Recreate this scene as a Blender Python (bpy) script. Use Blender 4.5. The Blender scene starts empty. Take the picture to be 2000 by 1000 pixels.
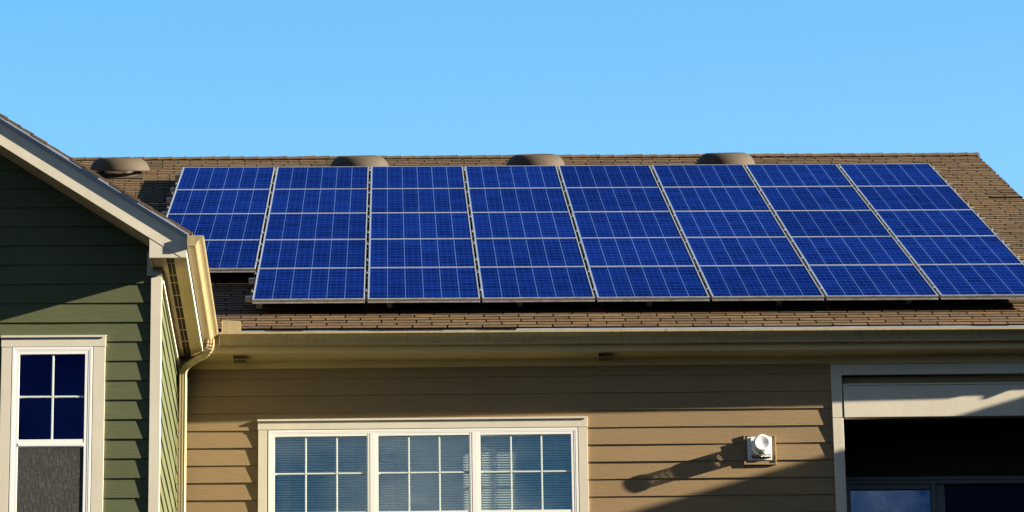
import bpy, math, random
from mathutils import Vector, Matrix

random.seed(7)
scene = bpy.context.scene
C = scene.collection
R = math.radians

# ------------------------------------------------------------------ camera
cd = bpy.data.cameras.new('camera')
cam = bpy.data.objects.new('camera', cd)
C.objects.link(cam)
TH, YAW, ROLL = 0.301629559829192, 0.03140408837091396, -0.01509748791497581
fwd = Vector((math.sin(YAW)*math.cos(TH), math.cos(YAW)*math.cos(TH), math.sin(TH)))
rgt = Vector((math.cos(YAW), -math.sin(YAW), 0))
upv = rgt.cross(fwd)
r2 = rgt*math.cos(ROLL) + upv*math.sin(ROLL)
u2 = -rgt*math.sin(ROLL) + upv*math.cos(ROLL)
cam.matrix_world = Matrix(((r2.x, u2.x, -fwd.x, 1.57373), (r2.y, u2.y, -fwd.y, -34.35156),
                           (r2.z, u2.z, -fwd.z, -10.55129), (0, 0, 0, 1)))
cd.sensor_width = 36.0
cd.lens = 7917.43/2000*36.0
cd.clip_start = 0.5
cd.clip_end = 6000
scene.camera = cam

# ------------------------------------------------------------------ light
SUN = Vector((5.35, -1.0, 1.54)).normalized()       # towards the sun
elev = math.asin(SUN.z)
azim = math.atan2(SUN.x, SUN.y)
sl = bpy.data.lights.new('sun', 'SUN')
sl.energy = 5.0
sl.angle = R(0.53)
sl.color = (1.0, 0.90, 0.72)
so = bpy.data.objects.new('sun', sl)
C.objects.link(so)
so.rotation_euler = SUN.to_track_quat('Z', 'Y').to_euler()
so.location = (40, -10, 20)

w = bpy.data.worlds.new('World')
scene.world = w
w.use_nodes = True
nt = w.node_tree
bg = nt.nodes['Background']
sky = nt.nodes.new('ShaderNodeTexSky')
sky.sky_type = 'NISHITA'
sky.sun_disc = False
sky.sun_elevation = elev
sky.sun_rotation = azim
sky.air_density = 1.0
sky.dust_density = 1.5
sky.ozone_density = 2.0
def wn(kind, **kw):
    n = nt.nodes.new(kind)
    for k, v in kw.items():
        setattr(n, k, v)
    return n
hs = wn('ShaderNodeHueSaturation')
hs.inputs['Saturation'].default_value = 1.36
hs.inputs['Hue'].default_value = 0.492
nt.links.new(sky.outputs[0], hs.inputs['Color'])
# clear bright sky over the roof, southern half dimmed to cut fill, plus cloud
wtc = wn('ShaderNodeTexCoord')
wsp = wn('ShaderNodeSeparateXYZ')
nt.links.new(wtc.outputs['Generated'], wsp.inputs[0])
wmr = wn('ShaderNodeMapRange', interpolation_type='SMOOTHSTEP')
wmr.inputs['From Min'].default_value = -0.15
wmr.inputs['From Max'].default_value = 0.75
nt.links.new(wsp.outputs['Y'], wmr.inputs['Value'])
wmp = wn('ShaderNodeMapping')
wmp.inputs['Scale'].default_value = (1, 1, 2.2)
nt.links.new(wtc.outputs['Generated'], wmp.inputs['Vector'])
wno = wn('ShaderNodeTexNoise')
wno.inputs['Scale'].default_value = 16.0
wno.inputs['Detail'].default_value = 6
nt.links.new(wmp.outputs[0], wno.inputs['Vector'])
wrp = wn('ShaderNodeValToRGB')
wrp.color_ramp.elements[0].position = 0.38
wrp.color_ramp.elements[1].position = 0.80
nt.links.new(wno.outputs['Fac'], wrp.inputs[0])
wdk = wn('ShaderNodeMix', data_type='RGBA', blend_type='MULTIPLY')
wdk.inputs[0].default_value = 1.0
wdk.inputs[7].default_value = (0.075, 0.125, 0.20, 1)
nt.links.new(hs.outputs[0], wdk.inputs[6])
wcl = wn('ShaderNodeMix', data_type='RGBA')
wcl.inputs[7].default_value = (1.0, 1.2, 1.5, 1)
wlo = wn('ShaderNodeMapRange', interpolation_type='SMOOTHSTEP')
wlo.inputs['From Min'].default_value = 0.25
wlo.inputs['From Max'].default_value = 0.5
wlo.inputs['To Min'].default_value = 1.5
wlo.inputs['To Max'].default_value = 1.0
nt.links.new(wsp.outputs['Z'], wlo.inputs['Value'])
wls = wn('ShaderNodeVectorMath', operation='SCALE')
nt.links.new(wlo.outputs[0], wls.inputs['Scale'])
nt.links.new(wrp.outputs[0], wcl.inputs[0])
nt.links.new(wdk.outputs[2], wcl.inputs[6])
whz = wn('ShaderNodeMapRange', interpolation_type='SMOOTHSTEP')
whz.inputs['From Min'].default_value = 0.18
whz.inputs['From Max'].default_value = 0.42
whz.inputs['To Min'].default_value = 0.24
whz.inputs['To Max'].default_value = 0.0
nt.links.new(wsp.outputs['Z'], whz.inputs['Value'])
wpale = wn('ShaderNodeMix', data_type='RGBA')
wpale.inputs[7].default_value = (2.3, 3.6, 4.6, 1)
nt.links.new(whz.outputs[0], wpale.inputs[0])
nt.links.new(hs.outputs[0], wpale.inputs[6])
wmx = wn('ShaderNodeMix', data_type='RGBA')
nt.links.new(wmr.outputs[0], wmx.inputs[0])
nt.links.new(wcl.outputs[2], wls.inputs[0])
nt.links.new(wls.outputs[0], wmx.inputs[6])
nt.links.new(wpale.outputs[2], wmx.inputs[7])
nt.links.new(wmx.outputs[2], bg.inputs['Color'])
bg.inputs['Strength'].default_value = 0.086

scene.view_settings.view_transform = 'Standard'
scene.view_settings.look = 'None'
scene.view_settings.exposure = 2.0
scene.view_settings.gamma = 1.0
scene.cycles.max_bounces = 8
scene.cycles.diffuse_bounces = 1
scene.cycles.transparent_max_bounces = 16

# ------------------------------------------------------------------ materials
def new_mat(name):
    m = bpy.data.materials.new(name)
    m.use_nodes = True
    t = m.node_tree
    return m, t, t.nodes['Principled BSDF']

def N(t, kind, **kw):
    n = t.nodes.new(kind)
    for k, v in kw.items():
        setattr(n, k, v)
    return n

def coords(t, scale=(1, 1, 1), kind='Object'):
    tc = N(t, 'ShaderNodeTexCoord')
    mp = N(t, 'ShaderNodeMapping')
    mp.inputs['Scale'].default_value = scale
    t.links.new(tc.outputs[kind], mp.inputs['Vector'])
    return mp.outputs[0]

def noise(t, vec, scale, detail=4, rough=0.55):
    n = N(t, 'ShaderNodeTexNoise')
    n.inputs['Scale'].default_value = scale
    n.inputs['Detail'].default_value = detail
    n.inputs['Roughness'].default_value = rough
    t.links.new(vec, n.inputs['Vector'])
    return n.outputs['Fac']

def ramp(t, fac, stops):
    r = N(t, 'ShaderNodeValToRGB')
    e = r.color_ramp.elements
    while len(e) < len(stops):
        e.new(0.5)
    for i, (p, c) in enumerate(stops):
        e[i].position = p
        e[i].color = (*c, 1) if len(c) == 3 else c
    t.links.new(fac, r.inputs[0])
    return r.outputs[0]

def mixc(t, fac, a, b, mode='MIX'):
    m = N(t, 'ShaderNodeMix', data_type='RGBA', blend_type=mode)
    for sock, v in ((m.inputs[0], fac), (m.inputs[6], a), (m.inputs[7], b)):
        if isinstance(v, (int, float)):
            sock.default_value = v
        elif isinstance(v, tuple):
            sock.default_value = (*v, 1) if len(v) == 3 else v
        else:
            t.links.new(v, sock)
    return m.outputs[2]

def bump(t, b, height, strength, dist=0.002):
    n = N(t, 'ShaderNodeBump')
    n.inputs['Strength'].default_value = strength
    n.inputs['Distance'].default_value = dist
    t.links.new(height, n.inputs['Height'])
    t.links.new(n.outputs[0], b.inputs['Normal'])

def sc(c, k):
    return tuple(x*k for x in c)

def siding_mat(name, col, along='x'):
    m, t, b = new_mat(name)
    s = (2.2, 8, 45) if along == 'x' else (8, 2.2, 45)
    v = coords(t, s)
    g = noise(t, v, 3.0, 6, 0.62)
    big = noise(t, coords(t, (1, 1, 1)), 0.9, 3)
    att = N(t, 'ShaderNodeAttribute', attribute_name='tone')
    c1 = ramp(t, g, [(0.3, sc(col, 0.90)), (0.7, sc(col, 1.08))])
    c2 = mixc(t, 1.0, c1, ramp(t, big, [(0.3, (0.92, 0.92, 0.92)), (0.7, (1.06, 1.05, 1.04))]), 'MULTIPLY')
    c3 = mixc(t, 1.0, c2, att.outputs['Color'], 'MULTIPLY')
    t.links.new(c3, b.inputs['Base Color'])
    b.inputs['Roughness'].default_value = 0.72
    b.inputs['Specular IOR Level'].default_value = 0.25
    bump(t, b, g, 0.55, 0.004)
    return m

def paint_mat(name, col, rough=0.5, spec=0.3, var=0.06, scale=3.0, bstr=0.12):
    m, t, b = new_mat(name)
    g = noise(t, coords(t), scale, 5)
    f = noise(t, coords(t), 60, 3)
    c = ramp(t, g, [(0.3, sc(col, 1-var)), (0.7, sc(col, 1+var*0.6))])
    t.links.new(c, b.inputs['Base Color'])
    b.inputs['Roughness'].default_value = rough
    b.inputs['Specular IOR Level'].default_value = spec
    bump(t, b, f, bstr, 0.002)
    return m

def metal_mat(name, col, rough=0.35, metallic=1.0):
    m, t, b = new_mat(name)
    g = noise(t, coords(t), 6, 4)
    c = ramp(t, g, [(0.3, sc(col, 0.8)), (0.7, sc(col, 1.08))])
    t.links.new(c, b.inputs['Base Color'])
    b.inputs['Metallic'].default_value = metallic
    b.inputs['Roughness'].default_value = rough
    return m

M = {}
M['tan'] = siding_mat('tan_siding', (0.268, 0.183, 0.092))
M['green'] = siding_mat('green_siding', (0.087, 0.097, 0.045))
M['green_side'] = siding_mat('green_siding_side', (0.087, 0.097, 0.045), 'y')
M['trim'] = paint_mat('cream_trim', (0.62, 0.565, 0.45), 0.55)
M['vinyl'] = paint_mat('white_vinyl', (0.82, 0.80, 0.75), 0.35, 0.4, 0.02)
M['gutter'] = paint_mat('cream_gutter', (0.41, 0.325, 0.17), 0.32, 0.5, 0.05, 2.0, 0.05)
def streak(m, sc_=(14, 14, 0.9), lo=0.80):
    t = m.node_tree
    b = t.nodes['Principled BSDF']
    src = b.inputs['Base Color'].links[0].from_socket
    g = noise(t, coords(t, sc_), 2.0, 5, 0.65)
    t.links.new(mixc(t, 1.0, src, ramp(t, g, [(0.32, (lo, lo*0.985, lo*0.96)), (0.55, (1, 1, 1))]), 'MULTIPLY'), b.inputs['Base Color'])
streak(M['gutter'])
streak(M['trim'], (5, 5, 0.5), 0.955)
M['soffit'] = paint_mat('cream_soffit', (0.60, 0.455, 0.225), 0.6, 0.25, 0.10, 2.2)
M['ventbox'] = paint_mat('brown_vent_box', (0.26, 0.195, 0.10), 0.6, 0.2)
M['louver'] = paint_mat('dark_louver', (0.035, 0.024, 0.014), 0.8, 0.1)
M['drip'] = metal_mat('grey_drip_edge', (0.36, 0.39, 0.45), 0.40, 0.25)
M['felt'] = paint_mat('roof_underlay', (0.035, 0.028, 0.02), 0.95, 0.05)
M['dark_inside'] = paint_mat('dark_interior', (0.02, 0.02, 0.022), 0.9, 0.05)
M['alu'] = metal_mat('anodised_aluminium', (0.62, 0.62, 0.60), 0.42, 0.9)
M['steel'] = metal_mat('bolt_steel', (0.75, 0.74, 0.70), 0.3, 1.0)
M['vent'] = paint_mat('brown_vent_metal', (0.070, 0.054, 0.037), 0.75, 0.2, 0.08, 5.0, 0.05)
M['ventwhite'] = paint_mat('white_vent_metal', (0.80, 0.80, 0.80), 0.35, 0.4, 0.03)
M['blind'] = paint_mat('white_blind', (0.86, 0.88, 0.84), 0.6, 0.2, 0.03)
M['grille'] = paint_mat('pale_grille', (0.60, 0.66, 0.62), 0.45, 0.3, 0.02)
M['door'] = paint_mat('grey_door_frame', (0.16, 0.17, 0.18), 0.45, 0.3, 0.04)
M['room_and_shade'] = paint_mat('dark_room_and_recess_shade', (0.045, 0.04, 0.035), 0.9, 0.05)

def shingle_mat():
    m, t, b = new_mat('asphalt_shingle')
    att = N(t, 'ShaderNodeAttribute', attribute_name='tone')
    gr = noise(t, coords(t), 190, 2, 0.7)
    mid = noise(t, coords(t, (1, 1, 1)), 16, 4)
    big = noise(t, coords(t, (1, 1, 1)), 0.6, 3)
    base = ramp(t, gr, [(0.25, (0.046, 0.028, 0.015)), (0.5, (0.122, 0.078, 0.041)), (0.78, (0.23, 0.162, 0.092))])
    c = mixc(t, 1.0, base, ramp(t, mid, [(0.3, (0.78, 0.78, 0.8)), (0.7, (1.16, 1.14, 1.1))]), 'MULTIPLY')
    c = mixc(t, 1.0, c, ramp(t, big, [(0.3, (0.86, 0.85, 0.85)), (0.7, (1.08, 1.07, 1.05))]), 'MULTIPLY')
    c = mixc(t, 1.0, c, att.outputs['Color'], 'MULTIPLY')
    t.links.new(c, b.inputs['Base Color'])
    b.inputs['Roughness'].default_value = 0.92
    b.inputs['Specular IOR Level'].default_value = 0.12
    bump(t, b, gr, 0.5, 0.003)
    return m
M['shingle'] = shingle_mat()

def cell_mat():
    """6 x 10 polycrystalline cells under glass; x across, y up the slope, metres in object space."""
    m, t, b = new_mat('solar_cells')
    tc = N(t, 'ShaderNodeTexCoord')
    sp = N(t, 'ShaderNodeSeparateXYZ')
    t.links.new(tc.outputs['Object'], sp.inputs[0])
    def math_(op, a, b_=None, c_=None):
        n = N(t, 'ShaderNodeMath', operation=op)
        for i, v in enumerate((a, b_, c_)):
            if v is None:
                continue
            if isinstance(v, (int, float)):
                n.inputs[i].default_value = v
            else:
                t.links.new(v, n.inputs[i])
        return n.outputs[0]
    PXC, PYC = 0.1595, 0.1595
    X0, Y0 = 0.0165, 0.0275
    ux = math_('DIVIDE', math_('SUBTRACT', sp.outputs['X'], X0), PXC)
    uy = math_('DIVIDE', math_('SUBTRACT', sp.outputs['Y'], Y0), PYC)
    fx = math_('FRACT', ux)
    fy = math_('FRACT', uy)
    dx = math_('ABSOLUTE', math_('SUBTRACT', fx, 0.5))
    dy = math_('ABSOLUTE', math_('SUBTRACT', fy, 0.5))
    gapx = math_('GREATER_THAN', dx, 0.5-0.020)
    gapy = math_('GREATER_THAN', dy, 0.5-0.030)
    # outside the 6x10 block is backsheet
    ox = math_('GREATER_THAN', math_('ABSOLUTE', math_('SUBTRACT', ux, 3.0)), 3.0)
    oy = math_('GREATER_THAN', math_('ABSOLUTE', math_('SUBTRACT', uy, 5.0)), 5.0)
    back = math_('MAXIMUM', gapx, math_('MAXIMUM', ox, oy))
    # three busbars per cell along y
    bb = math_('ABSOLUTE', math_('SUBTRACT', math_('FRACT', math_('MULTIPLY', fx, 3.0)), 0.5))
    bus = math_('LESS_THAN', bb, 0.024)
    # per cell tone
    cb = N(t, 'ShaderNodeCombineXYZ')
    t.links.new(math_('FLOOR', ux), cb.inputs[0])
    t.links.new(math_('FLOOR', uy), cb.inputs[1])
    oi = N(t, 'ShaderNodeObjectInfo')
    t.links.new(math_('MULTIPLY', oi.outputs['Random'], 91.7), cb.inputs[2])
    wn = N(t, 'ShaderNodeTexWhiteNoise', noise_dimensions='3D')
    t.links.new(cb.outputs[0], wn.inputs['Vector'])
    vo = N(t, 'ShaderNodeTexVoronoi')
    vo.inputs['Scale'].default_value = 70
    t.links.new(tc.outputs['Object'], vo.inputs['Vector'])
    sepv = N(t, 'ShaderNodeSeparateColor')
    t.links.new(vo.outputs['Color'], sepv.inputs[0])
    tone = math_('ADD', math_('MULTIPLY', wn.outputs['Value'], 0.55), math_('MULTIPLY', sepv.outputs[0], 0.45))
    cell = ramp(t, tone, [(0.1, CELL_A), (0.9, CELL_B)])
    c = mixc(t, bus, cell, (0.012, 0.036, 0.210))
    c = mixc(t, math_('MULTIPLY', gapy, 0.9), c, (0.020, 0.062, 0.255))
    c = mixc(t, back, c, (0.060, 0.115, 0.30))
    pv = ramp(t, oi.outputs['Random'], [(0.0, (0.86, 0.87, 0.88)), (1.0, (1.10, 1.09, 1.08))])
    c = mixc(t, 1.0, c, pv, 'MULTIPLY')
    dirt = ramp(t, noise(t, coords(t, (1, 1, 1)), 2.3, 4), [(0.35, (0.93, 0.93, 0.93)), (0.7, (1.06, 1.06, 1.06))])
    c = mixc(t, 1.0, c, dirt, 'MULTIPLY')
    t.links.new(c, b.inputs['Base Color'])
    b.inputs['Roughness'].default_value = 0.45
    b.inputs['Specular IOR Level'].default_value = 0.0
    b.inputs['Coat Weight'].default_value = 0.035
    b.inputs['Coat Roughness'].default_value = 0.03
    b.inputs['Coat IOR'].default_value = 1.25
    b.inputs['Coat Tint'].default_value = (0.82, 0.88, 1.0, 1)
    return m
CELL_A = (0.0009, 0.0060, 0.066)
CELL_B = (0.0027, 0.0150, 0.135)
M['cells'] = cell_mat()

def frame_mat():
    m, t, b = new_mat('panel_frame')
    g = noise(t, coords(t, (1, 1, 1)), 4, 4)
    d = noise(t, coords(t, (6, 6, 30)), 2.2, 5, 0.7)
    geo = N(t, 'ShaderNodeNewGeometry')
    tc = N(t, 'ShaderNodeTexCoord')
    sep = N(t, 'ShaderNodeSeparateXYZ')
    t.links.new(tc.outputs['Normal'], sep.inputs[0])
    low = N(t, 'ShaderNodeMath', operation='LESS_THAN')
    t.links.new(sep.outputs['Y'], low.inputs[0])
    low.inputs[1].default_value = -0.7
    oi = N(t, 'ShaderNodeObjectInfo')
    clean = ramp(t, g, [(0.3, (0.27, 0.28, 0.285)), (0.7, (0.35, 0.36, 0.365))])
    grime = ramp(t, d, [(0.46, (0.66, 0.65, 0.61)), (0.60, (0.46, 0.43, 0.38)), (0.70, (0.08, 0.065, 0.05))])
    c = mixc(t, low.outputs[0], clean, grime)
    t.links.new(c, b.inputs['Base Color'])
    b.inputs['Metallic'].default_value = 0.25
    b.inputs['Roughness'].default_value = 0.45
    return m
M['frame'] = frame_mat()

def glass_mat(name, tint, refl, base=0.06, wave=0.06, wsc=1.3):
    m, t, b = new_mat(name)
    t.nodes.remove(b)
    out = t.nodes['Material Output']
    tr = N(t, 'ShaderNodeBsdfTransparent')
    tr.inputs[0].default_value = (*tint, 1)
    gl = N(t, 'ShaderNodeBsdfGlossy')
    gl.inputs['Color'].default_value = (*refl, 1)
    gl.inputs['Roughness'].default_value = 0.01
    wv = noise(t, coords(t), wsc, 2)
    bp = N(t, 'ShaderNodeBump')
    bp.inputs['Strength'].default_value = wave
    bp.inputs['Distance'].default_value = 0.02
    t.links.new(wv, bp.inputs['Height'])
    t.links.new(bp.outputs[0], gl.inputs['Normal'])
    fr = N(t, 'ShaderNodeFresnel')
    fr.inputs[0].default_value = 1.12 if base > 0.2 else 1.45      # coated glazing: flatter rise at grazing angles
    mm = N(t, 'ShaderNodeMath', operation='ADD')
    t.links.new(fr.outputs[0], mm.inputs[0])
    mm.inputs[1].default_value = base
    mx = N(t, 'ShaderNodeMixShader')
    t.links.new(mm.outputs[0], mx.inputs[0])
    t.links.new(tr.outputs[0], mx.inputs[1])
    t.links.new(gl.outputs[0], mx.inputs[2])
    t.links.new(mx.outputs[0], out.inputs[0])
    return m
M['glass'] = glass_mat('window_glass', (0.93, 1.0, 0.95), (0.98, 1.0, 0.80), 0.40)
M['glass_dark'] = glass_mat('tinted_window_glass', (0.25, 0.3, 0.4), (0.06, 0.16, 0.75), 0.05)
M['glass_door'] = glass_mat('balcony_door_glass', (0.3, 0.34, 0.4), (0.34, 0.45, 0.66), 0.30, 0.35, 1.6)
M['glass_black'] = glass_mat('dark_door_glass', (0.3, 0.34, 0.4), (0.10, 0.13, 0.18), 0.05)

def screen_mat():
    m, t, b = new_mat('insect_screen')
    v = coords(t, (95, 95, 5))
    g = noise(t, v, 2.0, 5, 0.75)
    f = noise(t, coords(t, (220, 220, 60)), 2.0, 3, 0.8)
    big = noise(t, coords(t), 2.0, 2)
    mul = N(t, 'ShaderNodeMath', operation='MULTIPLY')
    t.links.new(g, mul.inputs[0]); t.links.new(f, mul.inputs[1])
    c = ramp(t, mul.outputs[0], [(0.20, (0.018, 0.018, 0.019)), (0.29, (0.042, 0.039, 0.037)), (0.42, (0.36, 0.32, 0.27))])
    c = mixc(t, 1.0, c, ramp(t, big, [(0.3, (0.75, 0.75, 0.78)), (0.7, (1.1, 1.08, 1.05))]), 'MULTIPLY')
    t.links.new(c, b.inputs['Base Color'])
    b.inputs['Roughness'].default_value = 0.8
    return m
M['screen'] = screen_mat()

def ground_mat():
    m, t, b = new_mat('asphalt_ground')
    g = noise(t, coords(t), 0.25, 6)
    f = noise(t, coords(t), 9, 4)
    c = ramp(t, g, [(0.35, (0.022, 0.022, 0.018)), (0.6, (0.036, 0.034, 0.026))])
    c = mixc(t, 1.0, c, ramp(t, f, [(0.3, (0.7, 0.7, 0.7)), (0.7, (1.2, 1.2, 1.2))]), 'MULTIPLY')
    t.links.new(c, b.inputs['Base Color'])
    b.inputs['Roughness'].default_value = 0.95
    return m
M['ground'] = ground_mat()

M['bank'] = paint_mat('added_bank_grass', (0.05, 0.06, 0.025), 0.95, 0.05, 0.3, 0.4)

# ------------------------------------------------------------------ mesh builder
class MB:
    def __init__(self, xf=None):
        self.v = []; self.f = []; self.tone = []; self.smooth = []; self.xf = xf
    def add(self, vs, fs, tone=(1, 1, 1), smooth=False):
        o = len(self.v)
        for p in vs:
            p = tuple(p)
            self.v.append(self.xf(p) if self.xf else p)
        for q in fs:
            self.f.append(tuple(o+i for i in q)); self.tone.append(tone); self.smooth.append(smooth)
        return self
    def box(self, a, b, tone=(1, 1, 1), ch=0.0):
        (x0, y0, z0), (x1, y1, z1) = a, b
        x0, x1 = min(x0, x1), max(x0, x1); y0, y1 = min(y0, y1), max(y0, y1); z0, z1 = min(z0, z1), max(z0, z1)
        vs = [(x0, y0, z0), (x1, y0, z0), (x1, y1, z0), (x0, y1, z0), (x0, y0, z1), (x1, y0, z1), (x1, y1, z1), (x0, y1, z1)]
        return self.add(vs, [(0, 3, 2, 1), (4, 5, 6, 7), (0, 1, 5, 4), (1, 2, 6, 5), (2, 3, 7, 6), (3, 0, 4, 7)], tone)
    def prism(self, poly, axis, a, b, tone=(1, 1, 1)):
        """poly: 2-D points; axis 'x','y','z' is the extrusion axis from a to b."""
        n = len(poly)
        def P(q, k):
            return {'x': (k, q[0], q[1]), 'y': (q[0], k, q[1]), 'z': (q[0], q[1], k)}[axis]
        vs = [P(q, a) for q in poly] + [P(q, b) for q in poly]
        fs = [tuple(range(n))[::-1], tuple(range(n, 2*n))]
        for i in range(n):
            j = (i+1) % n
            fs.append((i, j, n+j, n+i))
        return self.add(vs, fs, tone)
    def sheet(self, poly, axis, a, b, thick=0.0, smooth=False):
        """open profile swept from a to b (one skin)."""
        n = len(poly)
        def P(q, k):
            return {'x': (k, q[0], q[1]), 'y': (q[0], k, q[1])}[axis]
        vs = [P(q, a) for q in poly] + [P(q, b) for q in poly]
        return self.add(vs, [(i, i+1, n+i+1, n+i) for i in range(n-1)], smooth=smooth)
    def lathe(self, prof, c, ax='z', seg=40, smooth=True, caps=False):
        """prof: (radius, height) about axis through c."""
        vs = []; fs = []
        for (r, h) in prof:
            for k in range(seg):
                a = 2*math.pi*k/seg
                if ax == 'z':
                    vs.append((c[0]+r*math.cos(a), c[1]+r*math.sin(a), c[2]+h))
                else:   # axis -y, h is distance out of the wall
                    vs.append((c[0]+r*math.cos(a), c[1]-h, c[2]+r*math.sin(a)))
        for i in range(len(prof)-1):
            for k in range(seg):
                k2 = (k+1) % seg
                fs.append((i*seg+k, i*seg+k2, (i+1)*seg+k2, (i+1)*seg+k))
        self.add(vs, fs, smooth=smooth)
        return self

def origin_of(o):
    p = Vector((0, 0, 0))
    while o:
        p += o.location
        o = o.parent
    return p

def obj(name, mb, mat, parent=None, loc=(0, 0, 0), bevel=0.0, solid=0.0, local=False):
    """one mesh object; coordinates are world unless local"""
    me = bpy.data.meshes.new(name)
    off = Vector((0, 0, 0)) if local else (origin_of(parent) if parent else Vector(loc))
    me.from_pydata([(v[0]-off.x, v[1]-off.y, v[2]-off.z) for v in mb.v], [], mb.f)
    me.materials.append(M[mat] if isinstance(mat, str) else mat)
    a = me.attributes.new('tone', 'FLOAT_COLOR', 'FACE')
    for i, tn in enumerate(mb.tone):
        a.data[i].color = (*tn, 1)
    me.polygons.foreach_set('use_smooth', mb.smooth)
    me.validate(); me.update()
    import bmesh
    bm = bmesh.new(); bm.from_mesh(me)
    bmesh.ops.recalc_face_normals(bm, faces=bm.faces)
    bm.to_mesh(me); bm.free()
    o = bpy.data.objects.new(name, me)
    C.objects.link(o)
    if parent:
        o.parent = parent
    else:
        o.location = loc
    if solid:
        md = o.modifiers.new('solid', 'SOLIDIFY'); md.thickness = solid; md.offset = 0
    if bevel:
        md = o.modifiers.new('bevel', 'BEVEL'); md.width = bevel; md.segments = 2; md.limit_method = 'ANGLE'
    return o

def empty(name, label, cat, loc, group=None):
    o = bpy.data.objects.new(name, None)
    o.empty_display_size = 0.2
    C.objects.link(o); o.location = loc
    o['label'] = label; o['category'] = cat
    if group: o['group'] = group
    return o

# ------------------------------------------------------------------ ground
GZ = -12.15
g = MB()
g.add([(-400, -400, GZ), (400, -400, GZ), (400, 600, GZ), (-400, 600, GZ)], [(0, 1, 2, 3)])
gr = obj('ground', g, 'ground')
gr['kind'] = 'structure'

# unseen grassy bank added at the right to shade the court and cut bounce
hm = MB()
hx = [(28, 0), (33, 3.5), (38, 9.0), (43, 14.5), (47, 17.6), (52, 18.3), (60, 17.0), (75, 12.0), (95, 5.0), (120, 0)]
ny = 36
hv = []
for j in range(ny+1):
    y = -190+j*6.2
    fall = min(1.0, j/4, (ny-j)/4)
    for (x, h) in hx:
        hv.append((x+1.2*math.sin(y*0.11), y, GZ-0.05+h*fall*(1+0.03*math.sin(y*0.23+x))))
n_ = len(hx)
hm.add(hv, [(j*n_+i, j*n_+i+1, (j+1)*n_+i+1, (j+1)*n_+i) for j in range(ny) for i in range(n_-1)], smooth=True)
added_shade_bank = obj('added_shade_bank', hm, 'bank')
added_shade_bank['kind'] = 'structure'

# ------------------------------------------------------------------ shared shapes
def tone_var(k=0.05, warm=0.02):
    a = 1+random.uniform(-k, k)
    return (a*(1+random.uniform(-warm, warm)), a, a*(1+random.uniform(-warm, warm)))

def lap_siding(mb, a, b, ztop, zbot, rev, plane, axis='x', out=-1, hook=None, butt=None):
    """boards from ztop downward; the lap edges sit at ztop - k*rev. hook = list of openings (a0,a1,z0,z1).
    butt maps course -> joint positions. plane is the coordinate of the sheathing."""
    T, t0 = 0.0165, 0.005
    def board(e0, e1, za, z0, zt, tn):
        n = max(1, int(round((e1-e0)/0.45)))
        prev = None
        for i in range(n+1):
            aa = e0+(e1-e0)*i/n
            Tw = T+random.uniform(-0.0022, 0.0026)
            dz_ = random.uniform(-0.0012, 0.0012) if za == z0 else 0
            q = lambda z: plane+out*(Tw+(t0-Tw)*(z-z0)/(zt-z0))
            cur = [(aa, qq, z) if axis == 'x' else (qq, aa, z)
                   for (qq, z) in ((q(za), za+dz_), (q(zt), zt), (plane, zt), (plane, za+dz_))]
            if prev:
                fs = [(0, 1, 5, 4), (0, 4, 7, 3), (1, 2, 6, 5), (3, 7, 6, 2)]
                if i == 1: fs.append((0, 3, 2, 1))
                if i == n: fs.append((4, 5, 6, 7))
                mb.add(prev+cur, fs, tn)
            prev = cur
    k = 0
    z1 = ztop
    while z1 > zbot:
        z0 = z1-rev
        joints = [a]+sorted(butt.get(k, []) if butt else [])+[b]
        for j in range(len(joints)-1):
            j0 = joints[j]+(0.0015 if j else 0); j1 = joints[j+1]-(0.0015 if j < len(joints)-2 else 0)
            tn = tone_var(0.045, 0.015)
            spans = [(j0, j1)]
            for (h0, h1, hz0, hz1) in (hook or []):
                if hz0 < z1+0.02 and hz1 > z0:
                    ns = []
                    for (s0, s1) in spans:
                        if h1 <= s0 or h0 >= s1:
                            ns.append((s0, s1)); continue
                        if h0 > s0: ns.append((s0, h0))
                        if h1 < s1: ns.append((h1, s1))
                        if hz1 < z1+0.015: board(max(h0, s0), min(h1, s1), hz1, z0, z1+0.02, tn)
                    spans = ns
            for (s0, s1) in spans:
                if s1-s0 > 0.004: board(s0, s1, z0, z0, z1+0.02, tn)
        z1 -= rev; k += 1

def k_gutter(lip, back, top, bot):
    """outer profile of a K-style gutter in (out, z): from back top round to the lip"""
    h = top-bot
    return [(back, top), (back, bot), (lip-0.066, bot), (lip-0.064, bot+h*0.02), (lip-0.064, bot+h*0.13), (lip-0.059, bot+h*0.17),
            (lip-0.056, bot+h*0.26), (lip-0.050, bot+h*0.40), (lip-0.040, bot+h*0.54), (lip-0.026, bot+h*0.65), (lip-0.011, bot+h*0.73),
            (lip-0.003, bot+h*0.79), (lip, bot+h*0.83), (lip, top), (lip-0.012, top), (lip-0.012, top-h*0.06)]

# ================================================================== TAN HOUSE
AL = 0.0106
def WY(x):            # the long tan wall is not quite parallel with its eave
    return -0.30+AL*(5.4-x)
def xw(p):            # wall coordinates: x along, y = out of the wall is negative
    return (p[0], p[1]+WY(p[0]), p[2])

house = empty('house', 'long tan clapboard house carrying the solar panels on its brown shingle roof', 'house', (3.5, 0.0, GZ))

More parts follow.
